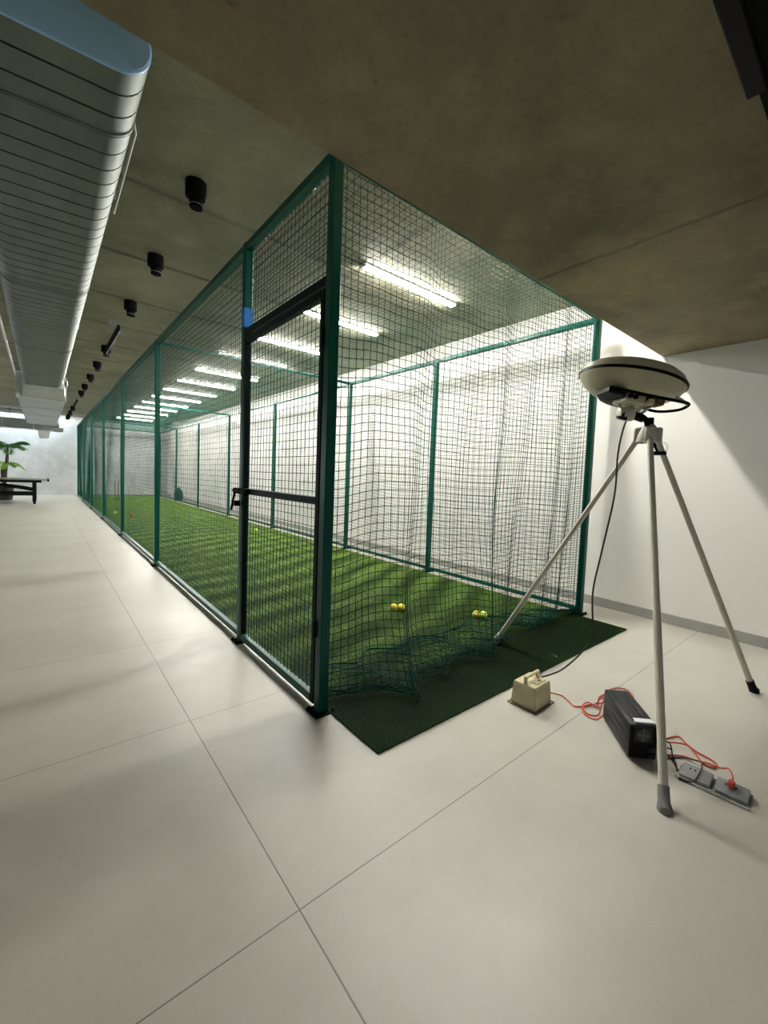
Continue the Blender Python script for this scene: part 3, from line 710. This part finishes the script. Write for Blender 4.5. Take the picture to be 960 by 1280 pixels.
# cables ---------------------------------------------------------
cab = [(2.56, 1.02, 1.745), (2.565, 1.03, 1.69), (2.55, 1.054, 1.577), (2.535, 1.065, 1.436), (2.533, 1.067, 1.201), (2.49, 1.10, .865), (2.46, 1.122, .623), (2.47, 1.115, .379), (2.425, 1.149, .255), (2.344, 1.211, .155), (2.28, 1.26, .115), (2.205, 1.30, .10)]
bm = bmesh.new(); tube(bm, spline(cab, 8), .0055, 8)
tag(obj('black_power_cable', bm, M_cable, None, True), 'thick black cable hanging from the scanner down to the cream battery box', 'cable')

# ================================================================== CREAM BOX
bx = thing('battery_box', 'small cream plastic box with a top handle at the edge of the turf', 'box', (2.095, 1.270, 0), math.radians(2))
bm = bmesh.new(); box(bm, (-.105, -.092, 0), (.105, .092, .007), .002); obj('base_board', bm, M_brown, bx)
bm = bmesh.new(); v = []
for z, kx, ky in ((.007, .091, .078), (.122, .084, .071), (.130, .078, .065)):
    v.append([bm.verts.new((sx*kx, sy_*ky, z)) for sx, sy_ in ((-1, -1), (1, -1), (1, 1), (-1, 1))])
for a, b in zip(v, v[1:]):
    for k in range(4): bm.faces.new((a[k], a[(k+1) % 4], b[(k+1) % 4], b[k]))
bm.faces.new(v[0][::-1]); bm.faces.new(v[-1]); bmesh.ops.bevel(bm, geom=[e for e in bm.edges if abs(e.verts[0].co.z-e.verts[1].co.z) > .01], offset=.006, segments=2, affect='EDGES')
obj('case', bm, M_cream, bx, True)
bm = bmesh.new(); box(bm, (-.078, -.010, .124), (-.062, .010, .172), .004); box(bm, (.052, -.010, .124), (.068, .010, .172), .004); box(bm, (-.078, -.010, .160), (.068, .010, .174), .004); obj('handle', bm, M_cream, bx)
bm = bmesh.new(); box(bm, (-.03, -.052, .129), (.062, -.022, .136), .002); pl = obj('terminal_cover', bm, M_cream, bx)
bm = bmesh.new(); box(bm, (.0, -.042, .1355), (.03, -.032, .1375)); obj('slot', bm, M_brown, pl)
bm = bmesh.new(); lathe(bm, [(.011, 0), (.011, .016), (.008, .018)], 14, (.045, .035, .129)); obj('filler_cap', bm, M_cream, bx, True)
bm = bmesh.new(); tube(bm, [(.082, .028, .10), (.112, .03, .10)], .009, 10); obj('cable_gland', bm, M_black, bx)
bm = bmesh.new(); tube(bm, [(.084, -.04, .04), (.105, -.04, .04)], .007, 10); obj('cable_gland', bm, M_black, bx)

# ================================================================== UPS
ang = math.atan2(.18, .195)
ups = thing('power_inverter', 'long black ribbed power supply case standing on the tiles beside the tripod leg', 'power supply', (2.062, .662, 0), ang)
# local x: from the front face backwards, y: across
LX, WY, HZ = .335, .128, .168
bm = bmesh.new(); box(bm, (0, -WY/2, .006), (LX, WY/2, HZ), .012, None, 2)
for y in (-.030, .030): box(bm, (.03, y-.009, HZ-.002), (LX-.03, y+.009, HZ+.006), .003)
for z in (.04, .08, .12):
    for s in (-1, 1): box(bm, (.02, s*(WY/2)-.003, z-.006), (LX-.02, s*(WY/2)+.003, z+.006), .002)
obj('case', bm, M_ups, ups, True)
for x in (.03, LX-.03):
    for y in (-.045, .045):
        bm = bmesh.new(); lathe(bm, [(.012, 0), (.014, .003), (.012, .008)], 12, (x, y, 0)); obj('rubber_foot', bm, M_rubber, ups)
bm = bmesh.new(); box(bm, (-.006, -WY/2+.004, .012), (.002, WY/2-.004, HZ-.006), .003); fp = obj('front_panel', bm, M_black, ups)
bm = bmesh.new(); q = Matrix.Translation((-.006, .005, .125)) @ Matrix.Rotation(-PI/2, 4, 'Y')
box(bm, (-.012, -.036, .092), (-.005, .044, .160), .002)
fr = obj('fan_frame', bm, M_ups, fp)
bm = bmesh.new()
for r in (.010, .018, .026): tube(bm, [(-.0135, .004+r*math.cos(a), .126+r*math.sin(a)) for a in np.linspace(0, 2*PI, 25)], .0012, 5)
for a in (0, PI/2): tube(bm, [(-.0135, .004+.03*math.cos(a), .126+.03*math.sin(a)), (-.0135, .004-.03*math.cos(a), .126-.03*math.sin(a))], .0012, 5)
obj('fan_guard', bm, M_grey, fp)
bm = bmesh.new(); box(bm, (.012, -.052, HZ-.001), (.045, .034, HZ+.0075), .001); obj('label_sticker', bm, M_label, ups)
for z in (.03, .06):
    bm = bmesh.new(); box(bm, (-.016, -.052, z-.011), (-.004, -.022, z+.011), .002); obj('socket', bm, M_ups, fp)

# ================================================================== POWER STRIP
ps = thing('power_strip', 'grey double socket block with a bright edge lying on the tiles', 'power strip', (2.128, .400, 0), math.radians(-86))
# local x along the strip (towards -Y world), local y: + is world +x
bm = bmesh.new(); box(bm, (-.128, -.052, 0), (.128, .050, .010), .002); obj('tray', bm, M_rubber, ps)
bm = bmesh.new(); box(bm, (-.130, -.060, .002), (.132, -.052, .014), .002); obj('bright_edge', bm, M_chrome, ps)
for x in (-.118, .008):
    bm = bmesh.new(); mt = Matrix.Translation((0, -.002, .010)) @ Matrix.Rotation(math.radians(7), 4, 'X'); box(bm, (x, -.046, 0), (x+.112, .046, .018), .006, mt, 2); s = obj('socket_block', bm, M_grey, ps, True)
    for q in (-.018, .0, .018):
        bm = bmesh.new(); box(bm, (x+.05+q-.003, .008, .0175), (x+.05+q+.003, .016, .0195), 0, mt); obj('socket_slot', bm, M_black, s)
def ground_cable(name, pts, m, r, label, z=None, lift=.002):
    P = [Vector((p[0], p[1], (p[2] if len(p) > 2 else r+lift))) for p in pts]
    bm = bmesh.new(); tube(bm, spline(P, 7), r, 7); return tag(obj(name, bm, m, None, True), label, 'cable')
ground_cable('red_power_cable', [(2.205, 1.232, .04), (2.26, 1.22, .02), (2.30, 1.19), (2.272, 1.13), (2.25, 1.085), (2.30, 1.05), (2.34, 1.035), (2.36, 1.01, .02), (2.35, .99, .06), (2.335, .96, .075)], M_red, .0038, 'red cable from the cream box to the back of the black power supply')
ground_cable('red_power_cable', [(2.300, .91, .04), (2.22, .945), (2.214, 1.005), (2.259, 1.046), (2.311, 1.064), (2.345, 1.05, .012), (2.335, 1.00, .012), (2.40, 1.02, .012), (2.47, 1.046), (2.555, 1.038), (2.615, 1.046), (2.675, 1.028), (2.70, .985), (2.66, .932), (2.60, .895), (2.56, .87), (2.50, .88, .02), (2.42, .91, .05)], M_red, .0038, 'red cable looping widely around the rear end of the black power supply')
ground_cable('red_power_cable', [(2.35, .945, .10), (2.325, .965, .05), (2.275, .960), (2.232, .991), (2.258, 1.038), (2.309, 1.051), (2.34, 1.019, .016), (2.40, .985, .02), (2.42, .94, .03)], M_red, .0038, 'red cable coiled in a small loop at the left of the black power supply')
ground_cable('red_output_cable', [(2.115, .602, .04), (2.20, .66, .03), (2.263, .668), (2.331, .647), (2.405, .611), (2.368, .566), (2.338, .514), (2.323, .454), (2.305, .427), (2.269, .430), (2.259, .466), (2.315, .515), (2.345, .555, .014), (2.304, .615, .014), (2.239, .645, .02), (2.13, .61, .06)], M_red, .0038, 'red cable looping on the tiles between the black power supply and the socket block')
ground_cable('red_output_cable', [(2.10, .60, .03), (2.144, .612), (2.20, .590), (2.245, .546), (2.247, .49, .013), (2.262, .45, .016), (2.245, .40, .03), (2.22, .37, .055), (2.17, .345, .058), (2.14, .342, .045)], M_red, .0036, 'red cable plugged into the right end of the socket block')
ground_cable('black_mains_cable', [(2.085, .60, .03), (2.12, .60), (2.18, .580), (2.23, .545), (2.235, .49, .02), (2.20, .465, .040), (2.16, .452, .042), (2.12, .448, .038), (2.075, .455, .02), (2.06, .48), (2.055, .51)], M_cable, .0030, 'black cable lying over the left part of the socket block')
bm = bmesh.new(); box(bm, (-.016, -.012, 0), (.016, .012, .026), .005); o = obj('red_plug', bm, M_red); o.location = (2.135, .342, .029); tag(o, 'red plug in the right end of the socket block', 'plug')
# tangled short leads in front of the inverter
for i, (a, b) in enumerate((((2.10, .602, .11), (2.135, .54)), ((2.105, .598, .08), (2.16, .55)), ((2.095, .605, .05), (2.10, .52)))):
    P = [a, (a[0]+.03, a[1]-.03, a[2]*.9), (b[0]+.015, b[1]+.02, .02), (b[0], b[1], .006), (b[0]-.03, b[1]-.01, .006)]
    bm = bmesh.new(); tube(bm, spline(P, 6), .003, 6); tag(obj('black_lead', bm, M_cable), ['uppermost short black lead at the front of the black power supply', 'middle short black lead at the front of the black power supply', 'lowest short black lead at the front of the black power supply'][i], 'cable')
